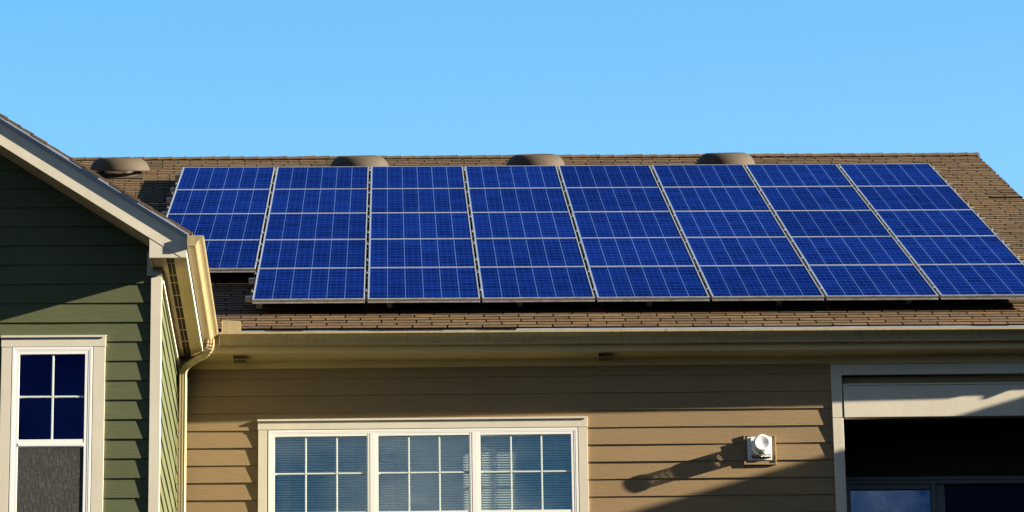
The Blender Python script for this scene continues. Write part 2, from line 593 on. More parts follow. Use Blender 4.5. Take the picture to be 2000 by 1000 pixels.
# ---- tan wall -------------------------------------------------
REV = 0.1548
ZL = -1.203            # a lap edge read off the photo
ztop = ZL+REV*2
WIN = (0.46, 3.235, -3.09, -1.50)
wall = MB(xw)
wall_butt = {1: [2.98, 0.9], 2: [2.42, 4.9], 3: [1.80], 0: [1.1, 4.0], 9: [3.9], 12: [4.4]}
lap_siding(wall, -0.60, 5.413, ztop, GZ, REV, 0.0, 'x', -1, hook=[WIN], butt=wall_butt)
wall.box((-0.60, 0.002, GZ), (0.44, 0.09, -0.70))
wall.box((3.255, 0.002, GZ), (5.44, 0.09, -0.70))
wall.box((0.44, 0.002, -1.42), (3.255, 0.09, -0.70))
wall.box((0.44, 0.002, GZ), (3.255, 0.09, -3.05))
tanwall = obj('tan_wall', wall, 'tan', house)

# end and back walls so the house is closed
shell = MB()
shell.box((8.00, -0.24, GZ), (8.09, 18.3, -0.75))
shell.box((-6.2, 18.2, GZ), (8.0, 18.29, -0.75))
shell.box((-6.2, 3.0, GZ), (-6.11, 18.2, -0.75))
shell.prism([(-0.2, -0.75), (18.3, -0.75), (9.05, 3.95)], 'x', 8.0, 8.09)
obj('side_wall', shell, 'tan', house)

# ---- frieze board, soffit, fascia ------------------------------
fz = MB(xw)
fz.box((-0.30, -0.024, -0.9575), (5.404, -0.0005, -0.88))
fz.box((5.407, -0.036, -0.9695), (8.2, -0.0005, -0.88))
obj('frieze_board', fz, 'soffit', house)
sf = MB()
sf.box((-0.05, -0.545, -0.895), (8.2, -0.20, -0.885))
soffit = obj('soffit', sf, 'soffit', house)
for gslot in range(7):
    sv = MB()
    for i in range(gslot*25, gslot*25+25):
        x = 0.12+i*0.046+gslot*0.10
        if x < 8.1: sv.box((x, -0.541, -0.8975), (x+0.038, -0.5335, -0.8952))
    obj('vent_slot', sv, 'louver', soffit)
fa = MB()
fa.box((-0.05, -0.56, -0.899), (3.93, -0.54, -0.735))
fa.box((3.933, -0.5605, -0.9), (8.2, -0.54, -0.735))
obj('fascia', fa, 'soffit', house)

# ---- main roof -----------------------------------------------
SL = 0.46485
cs, sn = math.cos(SL), math.sin(SL)
def on_roof(x, s, h=0.0):
    """s metres up the slope from the shingle eave edge, h above the shingle surface"""
    y0 = -0.625
    z0 = -0.27465+math.tan(SL)*(y0+0.10014)-0.15/cs
    return (x, y0+s*cs-h*sn, z0+s*sn+h*cs)
RIDGE_S = 10.68
EXPO = 0.127
TABW = 0.305
deck = MB()
pe = on_roof(0, 0.012, -0.012); pr = on_roof(0, RIDGE_S, -0.012)
yb = 2*pr[1]-pe[1]
deck.prism([(pe[1], pe[2]), (pr[1], pr[2]), (yb, pe[2]), (yb, pe[2]-0.05), (pr[1], pr[2]-0.06), (pe[1]+0.02, pe[2]-0.035)], 'x', -6.4, 8.19)
roof = obj('roof', deck, 'felt', house)

XL, XR = -6.38, 8.215
sh = MB()
nrow = int(RIDGE_S/EXPO)
for r in range(nrow):
    s0 = r*EXPO
    s1 = s0+EXPO+0.03
    xo = XL-0.4+(r % 2)*TABW*0.5+((r*0.37) % 1.0)*0.05
    x = xo
    lift_row = random.uniform(-0.0006, 0.0008)
    wav = [random.uniform(-1, 1) for _ in range(3)]
    first = True
    while x < XR:
        x0 = max(x+0.0065, XL); x1 = min(x+TABW-0.0065, XR)
        xc = x+TABW*0.5
        x += TABW
        if x1-x0 < 0.02: continue
        sag = 0.004*math.sin(xc*0.9+wav[0])+0.003*math.sin(xc*2.3+r*0.21)
        tn = tone_var(0.15, 0.05)
        if random.random() < 0.06: tn = tuple(q*1.14 for q in (tn[0], tn[1]*1.02, tn[2]*0.98))
        if random.random() < 0.08: tn = tuple(q*0.78 for q in tn)
        e = random.uniform(-0.0045, 0.0045)
        hb = 0.0085+lift_row+random.uniform(-0.0008, 0.0012)+sag*0.35
        if r in (58,) and xc > 7.75: hb += 0.012
        a0 = on_roof(x0, s0+e, hb); a1 = on_roof(x1, s0+e, hb)
        b0 = on_roof(x0, s1, 0.0015+sag*0.35); b1 = on_roof(x1, s1, 0.0015+sag*0.35)
        c0 = on_roof(x0, s0+e, -0.008); c1 = on_roof(x1, s0+e, -0.008)
        d0 = on_roof(x0, s1, -0.008); d1 = on_roof(x1, s1, -0.008)
        sh.add([a0, a1, b1, b0, c0, c1, d1, d0],
               [(0, 1, 2, 3)], tn)
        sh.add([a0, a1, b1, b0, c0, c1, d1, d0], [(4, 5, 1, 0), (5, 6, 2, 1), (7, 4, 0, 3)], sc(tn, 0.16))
obj('shingles', sh, 'shingle', roof)
# a plain shingled back slope and the ridge caps
bk = MB()
pr0 = on_roof(0, RIDGE_S, 0.004)
bk.add([(-6.4, pr0[1], pr0[2]), (8.215, pr0[1], pr0[2]), (8.215, yb, pe[2]+0.02), (-6.4, yb, pe[2]+0.02)], [(0, 1, 2, 3)])
obj('back_slope', bk, 'shingle', roof)
rc = MB()
x = -6.3
while x < 8.2:
    L = 0.16
    x1 = min(x+L, 8.225)
    tn = tone_var(0.14, 0.04)
    wob = random.uniform(-0.003, 0.003)
    p = on_roof(0, RIDGE_S-0.13, 0.012); q = on_roof(0, RIDGE_S+0.006, 0.020)
    yr, zr = q[1], q[2]+wob
    hgt = 0.010
    prof = [(p[1], p[2]), (yr-0.02, zr-0.006), (yr, zr), (yr+0.02, zr-0.006), (2*yr-p[1], p[2])]
    n = len(prof)
    vs = [(x-0.02, a, b+0.001) for a, b in prof]+[(x1, a, b+hgt) for a, b in prof]+[(x1, a, b-0.012) for a, b in prof]
    rc.add(vs, [(i, i+1, n+i+1, n+i) for i in range(n-1)]+[(n+i, n+i+1, 2*n+i+1, 2*n+i) for i in range(n-1)], tn)
    x += L
obj('ridge_cap', rc, 'shingle', roof)
# metal drip edge under the first course and along the right rake
de = MB()
dz = on_roof(0, 0.0, -0.010)
de.prism([(dz[1]+0.004, dz[2]+0.004), (dz[1]+0.002, dz[2]-0.060), (dz[1]+0.010, dz[2]-0.062), (dz[1]+0.03, dz[2]+0.012)], 'x', 0.13, 2.72)
de.prism([(dz[1]-0.004, dz[2]+0.004), (dz[1]-0.007, dz[2]-0.058), (dz[1]+0.003, dz[2]-0.060), (dz[1]+0.03, dz[2]+0.012)], 'x', 2.66, 8.2)
obj('drip_edge', de, 'drip', roof)
rk = MB()
k0 = on_roof(0, 0.0, -0.012); k1 = on_roof(0, RIDGE_S, -0.012)
rk.prism([(k0[1], k0[2]), (k1[1], k1[2]), (k1[1], k1[2]-0.17), (k0[1], k0[2]-0.17)], 'x', 8.17, 8.2)
obj('rake_board', rk, 'trim', house)

# ---- main gutter ----------------------------------------------
GLIP, GBACK, GTOP, GBOT = -0.69, -0.562, -0.747, -0.842
gm = MB()
prof = [(-q, z) for q, z in k_gutter(-GLIP, -GBACK, GTOP, GBOT)]
gm.sheet(prof, 'x', 0.094, 8.25)
gut = obj('gutter', gm, 'gutter', house, solid=0.0022)
ge = MB()
ge.prism(prof[:-2], 'x', 0.0885, 0.0925)
obj('end_cap', ge, 'gutter', gut)
gs = MB()
for xs in (3.955,):
    gs.sheet([(q-(0.0025 if q < -0.6 else 0), z-0.0015) for q, z in prof[2:-2]], 'x', xs, xs+0.07)
obj('seam_strap', gs, 'gutter', gut)
sp = MB()      # splash guard in the inside corner
sp.prism([(0.122, -0.742), (0.281, -0.742), (0.281, -0.655), (0.274, -0.645), (0.125, -0.638)], 'y', -0.682, -0.678)
sp.box((0.112, -0.684, -0.742), (0.118, -0.62, -0.634))
obj('splash_guard', sp, 'gutter', gut, bevel=0.001)

# ---- soffit light boxes ---------------------------------------
for xb in (0.204, 3.378):
    b_ = MB()
    b_.box((xb, -0.485, -0.903), (xb+0.118, -0.375, -0.8945))
    b_.box((xb, -0.485, -0.9375), (xb+0.007, -0.375, -0.9035))
    b_.box((xb+0.111, -0.485, -0.9375), (xb+0.118, -0.375, -0.9035))
    b_.box((xb+0.0075, -0.485, -0.9375), (xb+0.1105, -0.478, -0.9285))
    b_.box((xb+0.0075, -0.382, -0.9375), (xb+0.1105, -0.375, -0.9035))
    v_ = obj('soffit_vent', b_, 'ventbox', house)
    l_ = MB()
    for i in range(11):
        l_.box((xb+0.012+i*0.0092, -0.470, -0.934), (xb+0.0155+i*0.0092, -0.386, -0.9045))
    obj('louver', l_, 'ventbox', v_)

# ---- triple window --------------------------------------------
def casing(parent, x0, x1, xi0, xi1, zt, zh, zb, xf, plane=0.0):
    """cream casing: head with a cap flashing, two jambs, sill"""
    c = MB(xf)
    c.box((x0, plane-0.030, zh), (x1, plane-0.001, zt))
    c.box((x0+0.004, plane-0.0275, zb), (xi0, plane-0.001, zh-0.0015))
    c.box((xi1, plane-0.0275, zb), (x1-0.004, plane-0.001, zh-0.0015))
    c.box((x0-0.03, plane-0.045, zb-0.07), (x1+0.03, plane-0.001, zb-0.002))
    o = obj('casing', c, 'trim', parent, bevel=0.0015)
    f = MB(xf)
    f.prism([(-0.042, zt+0.004), (-0.001, zt+0.014), (-0.001, zt+0.001), (-0.036, zt+0.001), (-0.036, zt-0.012), (-0.042, zt-0.013)], 'x', x0-0.004, x1+0.004)
    obj('cap_flashing', f, 'trim', parent)
    return o

def ring(mb, x0, x1, z0, z1, w, yf, yb):
    mb.box((x0, yf, z0), (x0+w, yb, z1)); mb.box((x1-w, yf, z0), (x1, yb, z1))
    mb.box((x0+w, yf, z1-w), (x1-w, yb, z1)); mb.box((x0+w, yf, z0), (x1-w, yb, z0+w))

wf = MB(xw)
FZ0, FZ1 = -3.02, -1.5165
ring(wf, 0.506, 3.189, FZ0, FZ1, 0.020, -0.0285, 0.036)
ring(wf, 0.5265, 3.1685, FZ0+0.0205, FZ1-0.0205, 0.012, -0.0275, 0.036)
ring(wf, 0.539, 3.156, FZ0+0.033, FZ1-0.033, 0.024, -0.0262, 0.036)
for (m0, m1) in ((1.362, 1.459), (2.247, 2.345)):
    wf.box((m0+0.008, -0.0272, FZ0+0.0335), (m1-0.008, 0.036, FZ1-0.0335))
    wf.box((m0, -0.0262, FZ0+0.0575), (m0+0.0075, 0.036, FZ1-0.0575)); wf.box((m1-0.0075, -0.0262, FZ0+0.0575), (m1, 0.036, FZ1-0.0575))
    wf.box((m0+0.026, -0.0285, FZ0+0.0335), (m1-0.026, -0.0274, FZ1-0.0335))
for (p0, p1) in ((0.5635, 1.3615), (1.4595, 2.2465), (2.3455, 3.1315)):
    wf.box((p0, -0.024, -2.30), (p1, 0.030, -2.2475))
window = obj('window', wf, 'vinyl', house, bevel=0.0015)
casing(window, 0.415, 3.279, 0.4965, 3.1955, -1.424, -1.5115, -3.05, xw)
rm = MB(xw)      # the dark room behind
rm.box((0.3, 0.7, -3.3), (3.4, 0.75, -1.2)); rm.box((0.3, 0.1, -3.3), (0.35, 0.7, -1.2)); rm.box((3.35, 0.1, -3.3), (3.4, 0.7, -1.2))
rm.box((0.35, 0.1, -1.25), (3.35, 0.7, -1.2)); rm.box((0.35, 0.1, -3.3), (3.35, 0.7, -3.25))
obj('room', rm, 'room_and_shade', window)
for (p0, p1) in ((0.5635, 1.3615), (1.4595, 2.2465), (2.3455, 3.1315)):
    W_ = p1-p0
    gp = MB(xw)
    gp.add([(p0, -0.008, -2.97), (p1, -0.008, -2.97), (p1, -0.008, -1.573), (p0, -0.008, -1.573)], [(0, 1, 2, 3)])
    obj('pane', gp, 'glass', window)
    gr_ = MB(xw)
    xa, xb2 = p0+W_*0.335, p0+W_*0.672
    for xg in (xa, xb2):
        gr_.box((xg-0.0085, -0.015, -2.246), (xg+0.0085, -0.009, -1.574))
        gr_.box((xg-0.005, -0.018, -2.246), (xg+0.005, -0.0152, -1.574))
    zg = -1.905
    for (s0, s1) in ((p0, xa-0.0087), (xa+0.0087, xb2-0.0087), (xb2+0.0087, p1)):
        gr_.box((s0, -0.015, zg-0.0085), (s1, -0.009, zg+0.0085))
        gr_.box((s0, -0.018, zg-0.005), (s1, -0.0152, zg+0.005))
    obj('grille', gr_, 'grille', window)
    bl = MB(xw)
    z = -1.575
    n_sl = 0
    while z > -2.96:
        yc = 0.066
        dy_, dz_ = 0.0085, 0.0105
        jit = random.uniform(-0.0006, 0.0006)
        z_ = z+jit
        bl.add([(p0+0.006, yc-dy_, z_-dz_), (p1-0.006, yc-dy_, z_-dz_), (p1-0.006, yc-0.001, z_+0.001), (p0+0.006, yc-0.001, z_+0.001),
                (p1-0.006, yc+dy_, z_+dz_), (p0+0.006, yc+dy_, z_+dz_)], [(0, 1, 2, 3), (3, 2, 4, 5)])
        z -= 0.0222; n_sl += 1
    for xs in (p0+0.125, p1-0.125):
        bl.box((xs-0.0015, 0.054, -2.96), (xs+0.0015, 0.056, -1.575))
    obj('blind', bl, 'blind', window)

# ---- balcony ---------------------------------------------------
bc = MB(xw)
bc.box((5.4135, -0.030, GZ), (5.5065, 0.02, -1.4525)); bc.box((5.4135, -0.0305, -1.4505), (5.5065, 0.02, -0.9700))
obj('corner_board', bc, 'trim', house, bevel=0.002)
bt = MB(xw)
bt.box((5.507, -0.026, -1.0655), (8.1, 0.0, -0.9705))
obj('band_board', bt, 'trim', house, bevel=0.002)
bd = MB(xw)
bd.box((5.507, 0.05, -1.16), (8.0, 0.08, -1.066))
obj('wall_strip', bd, 'tan', house)
bb_ = MB(xw)
bb_.box((5.5165, -0.034, -1.4505), (8.1, 0.045, -1.1645))
bb_.box((5.5155, -0.044, -1.164), (8.1, 0.045, -1.150))
obj('balcony_beam', bb_, 'trim', house, bevel=0.002)
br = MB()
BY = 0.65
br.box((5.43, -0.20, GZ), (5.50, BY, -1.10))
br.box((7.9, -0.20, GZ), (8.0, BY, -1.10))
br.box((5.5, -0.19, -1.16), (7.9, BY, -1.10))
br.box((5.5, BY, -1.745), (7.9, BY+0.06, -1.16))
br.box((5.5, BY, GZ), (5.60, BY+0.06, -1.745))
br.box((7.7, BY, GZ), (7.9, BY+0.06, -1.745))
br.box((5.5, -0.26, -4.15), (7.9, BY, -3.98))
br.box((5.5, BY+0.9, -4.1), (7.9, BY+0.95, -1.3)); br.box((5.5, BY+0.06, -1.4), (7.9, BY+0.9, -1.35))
obj('balcony_recess', br, 'room_and_shade', house)  # shade of the recess put into a near-black wall colour instead of tan
dr = MB()
DZ = -1.745
dr.box((5.60, BY-0.03, DZ-0.032), (7.7, BY+0.05, DZ))
dr.box((5.60, BY-0.02, DZ-0.065), (7.7, BY+0.05, DZ-0.0325))
dr.box((5.60, BY-0.02, -3.98), (5.655, BY+0.05, DZ-0.0655))
dr.box((6.376, BY-0.035, -3.98), (6.413, BY+0.05, DZ-0.0655))
dr.box((6.4135, BY+0.01, -3.98), (6.50, BY+0.05, DZ-0.0655))
dr.box((7.62, BY-0.02, -3.98), (7.7, BY+0.05, DZ-0.0655))
dr.box((5.6555, BY-0.005, DZ-0.11), (6.3755, BY+0.05, DZ-0.066))
door = obj('sliding_door', dr, 'door', house, bevel=0.002)
for (a_, b2_, yy, gm_) in ((5.655, 6.376, BY+0.02, 'glass_door'), (6.5, 7.62, BY+0.03, 'glass_black')):
    pn = MB()
    pn.add([(a_, yy, -3.9), (b2_, yy, -3.9), (b2_, yy, DZ-0.08), (a_, yy, DZ-0.08)], [(0, 1, 2, 3)])
    obj('pane', pn, gm_, door)

# ---- lower gable bay at the right end (outside the frame; it shades the wall) ----
sw = MB()
RX, RZ = 11.5, -0.005
sw.box((8.9, -6.0, GZ), (14.1, 3.0, RZ-0.655*2.6-0.12))
sw.prism([(8.9, RZ-0.655*2.6-0.12), (14.1, RZ-0.655*2.6-0.12), (RX, RZ-0.12)], 'y', -6.0, 3.0)
wing2 = obj('side_wing', sw, 'green', house)
rw = MB()
rw.prism([(RX, RZ), (8.6, RZ-0.655*2.9), (8.6, RZ-0.655*2.9-0.1), (RX, RZ-0.1), (14.4, RZ-0.655*2.9-0.1), (14.4, RZ-0.655*2.9)], 'y', -6.3, 3.0)
obj('roof', rw, 'shingle', wing2)

# ================================================================== GREEN HOUSE
green = empty('house', 'dark green gabled house at the left with a cream rake and a corner downspout', 'house', (-3.0, -1.7, GZ))
YW = -3.09                       # gable wall
YR = -3.44                       # rake face
GS = 0.655
XRG = -3.0                       # gable ridge
def top_z(x): return 0.285-GS*(x+1.561)
def fas_t(x): return 0.238-GS*(x+1.559)
def fas_b(x): return 0.032-GS*(x+1.554)
RG = 0.1612
gw = MB()
glap = -1.520+RG*16
GWIN = (-1.49, -0.765, -3.45, -1.55)
# gable siding, clipped under the rake by course length
kk = 0
z1 = glap
T, t0 = 0.0165, 0.005
def side_x(z):      # x of the underside of the rake at height z (right slope)
    return min(-0.3515, -1.587-(z-0.001)/0.65+0.10)
while z1 > GZ:
    z0 = z1-RG
    xr = side_x(z0+0.02) if z0 > -0.95 else -0.3515
    xl = 2*XRG-xr
    tn = tone_var(0.05, 0.02)
    if xr > xl:
        pieces = [(xl, xr, z0)]
        if GWIN[2] < z0+0.05 and GWIN[3] > z0:
            pieces = [(xl, GWIN[0], z0), (GWIN[1], xr, z0)]
            if GWIN[3] < z1+0.015: pieces.append((GWIN[0], GWIN[1], GWIN[3]))
        zt = z1+0.02
        for (s0, s1, za) in pieces:
            nb = max(1, int(round((s1-s0)/0.4)))
            prev = None
            for i in range(nb+1):
                aa = s0+(s1-s0)*i/nb
                Tw = T+random.uniform(-0.0022, 0.0026)
                qf = lambda z: YW-(Tw+(t0-Tw)*(z-z0)/(zt-z0))
                cur = [(aa, qf(za), za), (aa, qf(zt), zt), (aa, YW, zt), (aa, YW, za)]
                if prev:
                    fs = [(0, 1, 5, 4), (0, 4, 7, 3), (1, 2, 6, 5), (3, 7, 6, 2)]
                    if i == 1: fs.append((0, 3, 2, 1))
                    if i == nb: fs.append((4, 5, 6, 7))
                    gw.add(prev+cur, fs, tn)
                prev = cur
    z1 -= RG; kk += 1
gw.prism([(-5.7, GZ), (-0.29, GZ), (-0.29, -0.80), (XRG, 0.92), (-5.7, -0.80)], 'y', YW+0.3, YW+0.34)
gw.box((-1.53, YW+0.002, -1.47), (-0.31, YW+0.08, -0.95)); gw.box((-5.7, YW+0.002, GZ), (-1.53, YW+0.08, -0.95))
gw.box((-0.72, YW+0.002, GZ), (-0.31, YW+0.08, -1.47)); gw.box((-1.53, YW+0.002, GZ), (-0.72, YW+0.08, -3.6))
gw.prism([(-5.6, -0.95), (-0.40, -0.95), (XRG, 0.93)], 'y', YW+0.002, YW+0.08)
obj('gable_wall', gw, 'green', green)
# side wall facing the sun
sd = MB()
XS = -0.2915
lap_siding(sd, YW+0.07, -0.24, -0.93, GZ, RG, XS, 'y', 1)
sd.box((XS-0.08, YW+0.09, GZ), (XS-0.002, -0.2, -0.86))
sd.box((-5.71, YW+0.1, GZ), (-5.63, 3.0, -0.86)); sd.box((-5.7, 2.95, GZ), (-0.3, 3.0, -0.86))
obj('side_wall', sd, 'green_side', green)
# corner boards
cbm = MB()
cbm.box((-0.3510, YW-0.028, GZ), (-0.2650, YW-0.001, -0.985))
cbm.box((-0.2905, YW-0.0005, GZ), (-0.2655, YW+0.0695, -0.985))
obj('corner_board', cbm, 'trim', green, bevel=0.002)
# frieze block under the return
fb = MB()
fb.prism([(-0.383, -0.979), (-0.292, -0.979), (-0.262, -0.958), (-0.262, -0.775), (-0.383, -0.775)], 'y', YW-0.034, YW+0.1)
obj('frieze_block', fb, 'trim', green, bevel=0.003)
fs_ = MB()
fs_.box((-0.2745, YW+0.105, -1.0), (-0.2555, -0.26, -0.9))
obj('frieze_board', fs_, 'trim', green)
# roof slabs
rs = MB()
for sgn in (1, -1):
    def X(x): return x if sgn == 1 else 2*XRG-x
    rs.prism([(X(XRG), top_z(XRG)-0.012), (X(-0.02), top_z(-0.02)-0.012), (X(-0.02), top_z(-0.02)-0.034), (X(XRG), top_z(XRG)-0.034)], 'y', YR+0.01, 4.8)
groof = obj('roof', rs, 'felt', green)
gsh = MB()
Lc = 0.127*0.8365
xk = -0.004
kk = 0
while xk > XRG:
    x_up = max(xk-Lc-0.02, XRG)
    for sgn in (1, -1):
        def X(x): return x if sgn == 1 else 2*XRG-x
        y = YR-0.027+random.uniform(-0.003, 0.003)
        while y < 4.5:
            y1 = min(y+TABW-0.008, 4.6) if y > YR else y+0.15+(kk % 2)*0.15
            tn = tone_var(0.16, 0.05)
            l_ = 0.010+random.uniform(-0.002, 0.004)
            vs = [(X(xk), y, top_z(xk)+l_), (X(xk), y1, top_z(xk)+l_), (X(x_up), y1, top_z(x_up)+0.002), (X(x_up), y, top_z(x_up)+0.002),
                  (X(xk), y, top_z(xk)-0.014), (X(xk), y1, top_z(xk)-0.014), (X(x_up), y1, top_z(x_up)-0.014), (X(x_up), y, top_z(x_up)-0.014)]
            gsh.add(vs, [(0, 1, 2, 3), (4, 5, 1, 0), (5, 6, 2, 1), (7, 4, 0, 3)], tn)
            y = y1+0.008
            if y > 1.5 and sgn == -1: break
    xk -= Lc; kk += 1
obj('shingles', gsh, 'shingle', groof)
# rake drip edge (grey metal, sits proud of the fascia) and fascia board
rd = MB()
for sgn in (1, -1):
    def X(x): return x if sgn == 1 else 2*XRG-x
    a_, b2_ = XRG, -0.028
    rd.prism([(X(a_), top_z(a_)-0.036), (X(b2_), top_z(b2_)-0.036), (X(b2_), fas_t(b2_)-0.012), (X(a_), fas_t(a_)-0.012)], 'y', YR-0.011, YR-0.002)
    rd.prism([(X(a_), top_z(a_)-0.0135), (X(b2_), top_z(b2_)-0.0135), (X(b2_), top_z(b2_)-0.0355), (X(a_), top_z(a_)-0.0355)], 'y', YR-0.025, YR+0.008)
obj('drip_edge', rd, 'drip', groof)
rf = MB()
EX = -0.050
zc = -0.925
xi = -1.554-(zc-0.032)/GS        # where the fascia underside meets the level return
for sgn in (1, -1):
    def X(x): return x if sgn == 1 else 2*XRG-x
    rf.prism([(X(XRG), top_z(XRG)-0.037), (X(EX), top_z(EX)-0.037), (X(EX), zc), (X(xi), zc), (X(XRG), fas_b(XRG))], 'y', YR, YR+0.025)
    rf.prism([(X(-0.347), fas_b(-0.347)-0.0015), (X(xi-0.004), zc), (X(-0.347), zc)], 'y', YR+0.002, YR+0.025)
    # side of the boxed return, seen from below
    rf.box((X(-0.347), YR+0.026, zc), (X(-0.333), YW-0.04, -0.70))
obj('rake_fascia', rf, 'trim', green)
rso = MB()
for sgn in (1, -1):
    def X(x): return x if sgn == 1 else 2*XRG-x
    u = 0.014
    rso.prism([(X(XRG), fas_b(XRG)+u), (X(-0.349), fas_b(-0.349)+u), (X(-0.349), fas_b(-0.349)+u+0.012), (X(XRG), fas_b(XRG)+u+0.012)], 'y', YR+0.026, YW+0.0)
obj('rake_soffit', rso, 'soffit', green)
# side eave: soffit, vent strip, fascia, gutter
es = MB()
es.box((-0.332, YR+0.026, -0.912), (-0.2145, YW-0.036, -0.902))
es.box((-0.2545, YW-0.0355, -0.912), (-0.2145, -0.52, -0.902))
es.box((-0.156, YR+0.026, -0.912), (-0.066, -0.52, -0.902))
gso = obj('soffit', es, 'soffit', green)
ev = MB()
ev.box((-0.214, YR+0.026, -0.9085), (-0.1565, -0.52, -0.9045))
obj('vent_strip', ev, 'louver', gso)
eb = MB()
yv = YR+0.19
gaps = [0.33, 0.21, 0.36, 0.34, 0.33, 0.34, 0.35, 0.33]
for gpp in gaps:
    eb.box((-0.2135, yv, -0.9125), (-0.157, yv+0.012, -0.9087)); yv += gpp
eb.box((-0.1865, YR+0.026, -0.9122), (-0.1835, -0.53, -0.9089))
obj('vent_bar', eb, 'soffit', gso)
ef = MB()
ef.box((-0.066, YR+0.026, -0.914), (EX-0.001, -0.50, -0.745))
obj('eave_fascia', ef, 'trim', green)
gg = MB()
gp_ = k_gutter(0.085, -0.046, -0.752, -0.840)
gg.sheet(gp_, 'y', YR-0.030, -0.700)
ggut = obj('gutter', gg, 'gutter', green, solid=0.0022)
gc = MB()
gc.prism(gp_[:-2], 'y', YR-0.035, YR-0.031)
obj('end_cap', gc, 'gutter', ggut)
gc = MB()
gc.prism(gp_[:-2], 'y', -0.6985, -0.6950)
obj('end_cap', gc, 'gutter', ggut)

# downspout: fluted rectangular pipe swept along a path
def sweep(path, prof_fn, up_hint):
    vs = []; n = None
    fr = []
    P = [Vector(p) for p in path]
    side = Vector(up_hint)
    for i, p in enumerate(P):
        d = ((P[min(i+1, len(P)-1)]-P[max(i-1, 0)])).normalized()
        s = (side-d*side.dot(d)).normalized()
        side = s
        o_ = d.cross(s)
        pr_ = prof_fn(i)
        n = len(pr_)
        for (a_, b3) in pr_:
            vs.append(p+s*a_+o_*b3)
    fs = []
    for i in range(len(P)-1):
        for k in range(n):
            k2 = (k+1) % n
            fs.append((i*n+k, i*n+k2, (i+1)*n+k2, (i+1)*n+k))
    return vs, fs

def bez(p0, p1, p2, n):
    p0, p1, p2 = Vector(p0), Vector(p1), Vector(p2)
    return [p0*(1-t)**2+p1*2*t*(1-t)+p2*t*t for t in [i/n for i in range(n+1)]]
A0 = (0.024, -0.765, -0.835); A1 = (0.024, -0.765, -0.915)
path = [Vector(A0), Vector((0.024, -0.765, -0.862))]
e1 = bez((0.024, -0.765, -0.864), (0.022, -0.765, -0.945), (-0.050, -0.705, -0.962), 14)
mid0 = Vector((-0.050, -0.705, -0.962)); mid1 = Vector((-0.145, -0.590, -0.985))
e2 = bez((-0.145, -0.590, -0.985), (-0.222, -0.505, -1.000), (-0.2235, -0.50, -1.075), 14)
path += e1+[mid0.lerp(mid1, 0.5)]+e2+[Vector((-0.2235, -0.50, -1.30)), Vector((-0.2235, -0.50, GZ+0.1))]
ribbed = set(range(3, 16, 2)) | set(range(19, 32, 2))
def ds_prof(i):
    k = 1.0
    if 3 <= i <= 15 or 18 <= i <= 31: k = 1.06 if i in ribbed else 0.95
    a_, b3 = 0.030*k, 0.040*k
    out = []
    fl = 0.002
    def edge(p, q, nrm):
        for t, d_ in ((0.06, 0), (0.18, 0), (0.24, fl), (0.36, fl), (0.42, 0), (0.58, 0), (0.64, fl), (0.76, fl), (0.82, 0), (0.94, 0)):
            out.append((p[0]+(q[0]-p[0])*t-nrm[0]*d_, p[1]+(q[1]-p[1])*t-nrm[1]*d_))
    edge((-a_, -b3), (a_, -b3), (0, -1)); edge((a_, -b3), (a_, b3), (1, 0))
    edge((a_, b3), (-a_, b3), (0, 1)); edge((-a_, b3), (-a_, -b3), (-1, 0))
    return out
vs, fs = sweep(path, ds_prof, (1, 0.0, 0))
dsm = MB(); dsm.add(vs, fs)
dsp = obj('downspout', dsm, 'gutter', green)
# ---- sash window on the gable ----------------------------------
gwf = MB()
GX0, GX1 = -1.448, -0.809
ring(gwf, GX0, GX1, -3.45, -1.5685, 0.020, YW-0.0285, YW+0.04)
ring(gwf, GX0+0.0205, GX1-0.0205, -3.4295, -1.589, 0.012, YW-0.0275, YW+0.04)
ring(gwf, GX0+0.033, GX1-0.033, -3.417, -1.6015, 0.026, YW-0.0262, YW+0.04)
gwf.box((GX0+0.0595, YW-0.0245, -2.393), (GX1-0.0595, YW+0.03, -2.330))
gwf.box((GX0+0.0595, YW-0.0285, -2.386), (GX1-0.0595, YW-0.0250, -2.3605))
gwin = obj('window', gwf, 'vinyl', green, bevel=0.0015)
gid = lambda p: p
casing(gwin, -1.5385, -0.7045, -1.4535, -0.8035, -1.478, -1.5665, -3.452, lambda p: (p[0], p[1]+YW, p[2]))
p0, p1 = GX0+0.0595, GX1-0.0595
gp2 = MB(); gp2.add([(p0, YW-0.008, -2.330), (p1, YW-0.008, -2.330), (p1, YW-0.008, -1.6275), (p0, YW-0.008, -1.6275)], [(0, 1, 2, 3)])
obj('pane', gp2, 'glass_dark', gwin)
gg2 = MB()
xm, zm = (p0+p1)/2+0.006, -1.978
gg2.box((xm-0.0095, YW-0.015, -2.329), (xm+0.0095, YW-0.009, -1.629))
gg2.box((p0, YW-0.015, zm-0.009), (xm-0.0097, YW-0.009, zm+0.009)); gg2.box((xm+0.0097, YW-0.015, zm-0.009), (p1, YW-0.009, zm+0.009))
gg2.box((xm-0.005, YW-0.018, -2.329), (xm+0.005, YW-0.0153, -1.629))
gg2.box((p0, YW-0.018, zm-0.005), (xm-0.0055, YW-0.0153, zm+0.005)); gg2.box((xm+0.0055, YW-0.018, zm-0.005), (p1, YW-0.0153, zm+0.005))
obj('grille', gg2, 'grille', gwin)
gsn = MB(); gsn.box((p0, YW-0.0205, -3.39), (p1, YW-0.017, -2.394))
obj('insect_screen', gsn, 'screen', gwin)
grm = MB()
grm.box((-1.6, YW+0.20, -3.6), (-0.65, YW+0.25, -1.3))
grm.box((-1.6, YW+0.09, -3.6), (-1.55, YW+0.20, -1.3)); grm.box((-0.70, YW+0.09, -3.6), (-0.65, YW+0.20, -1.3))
obj('room', grm, 'dark_inside', gwin)

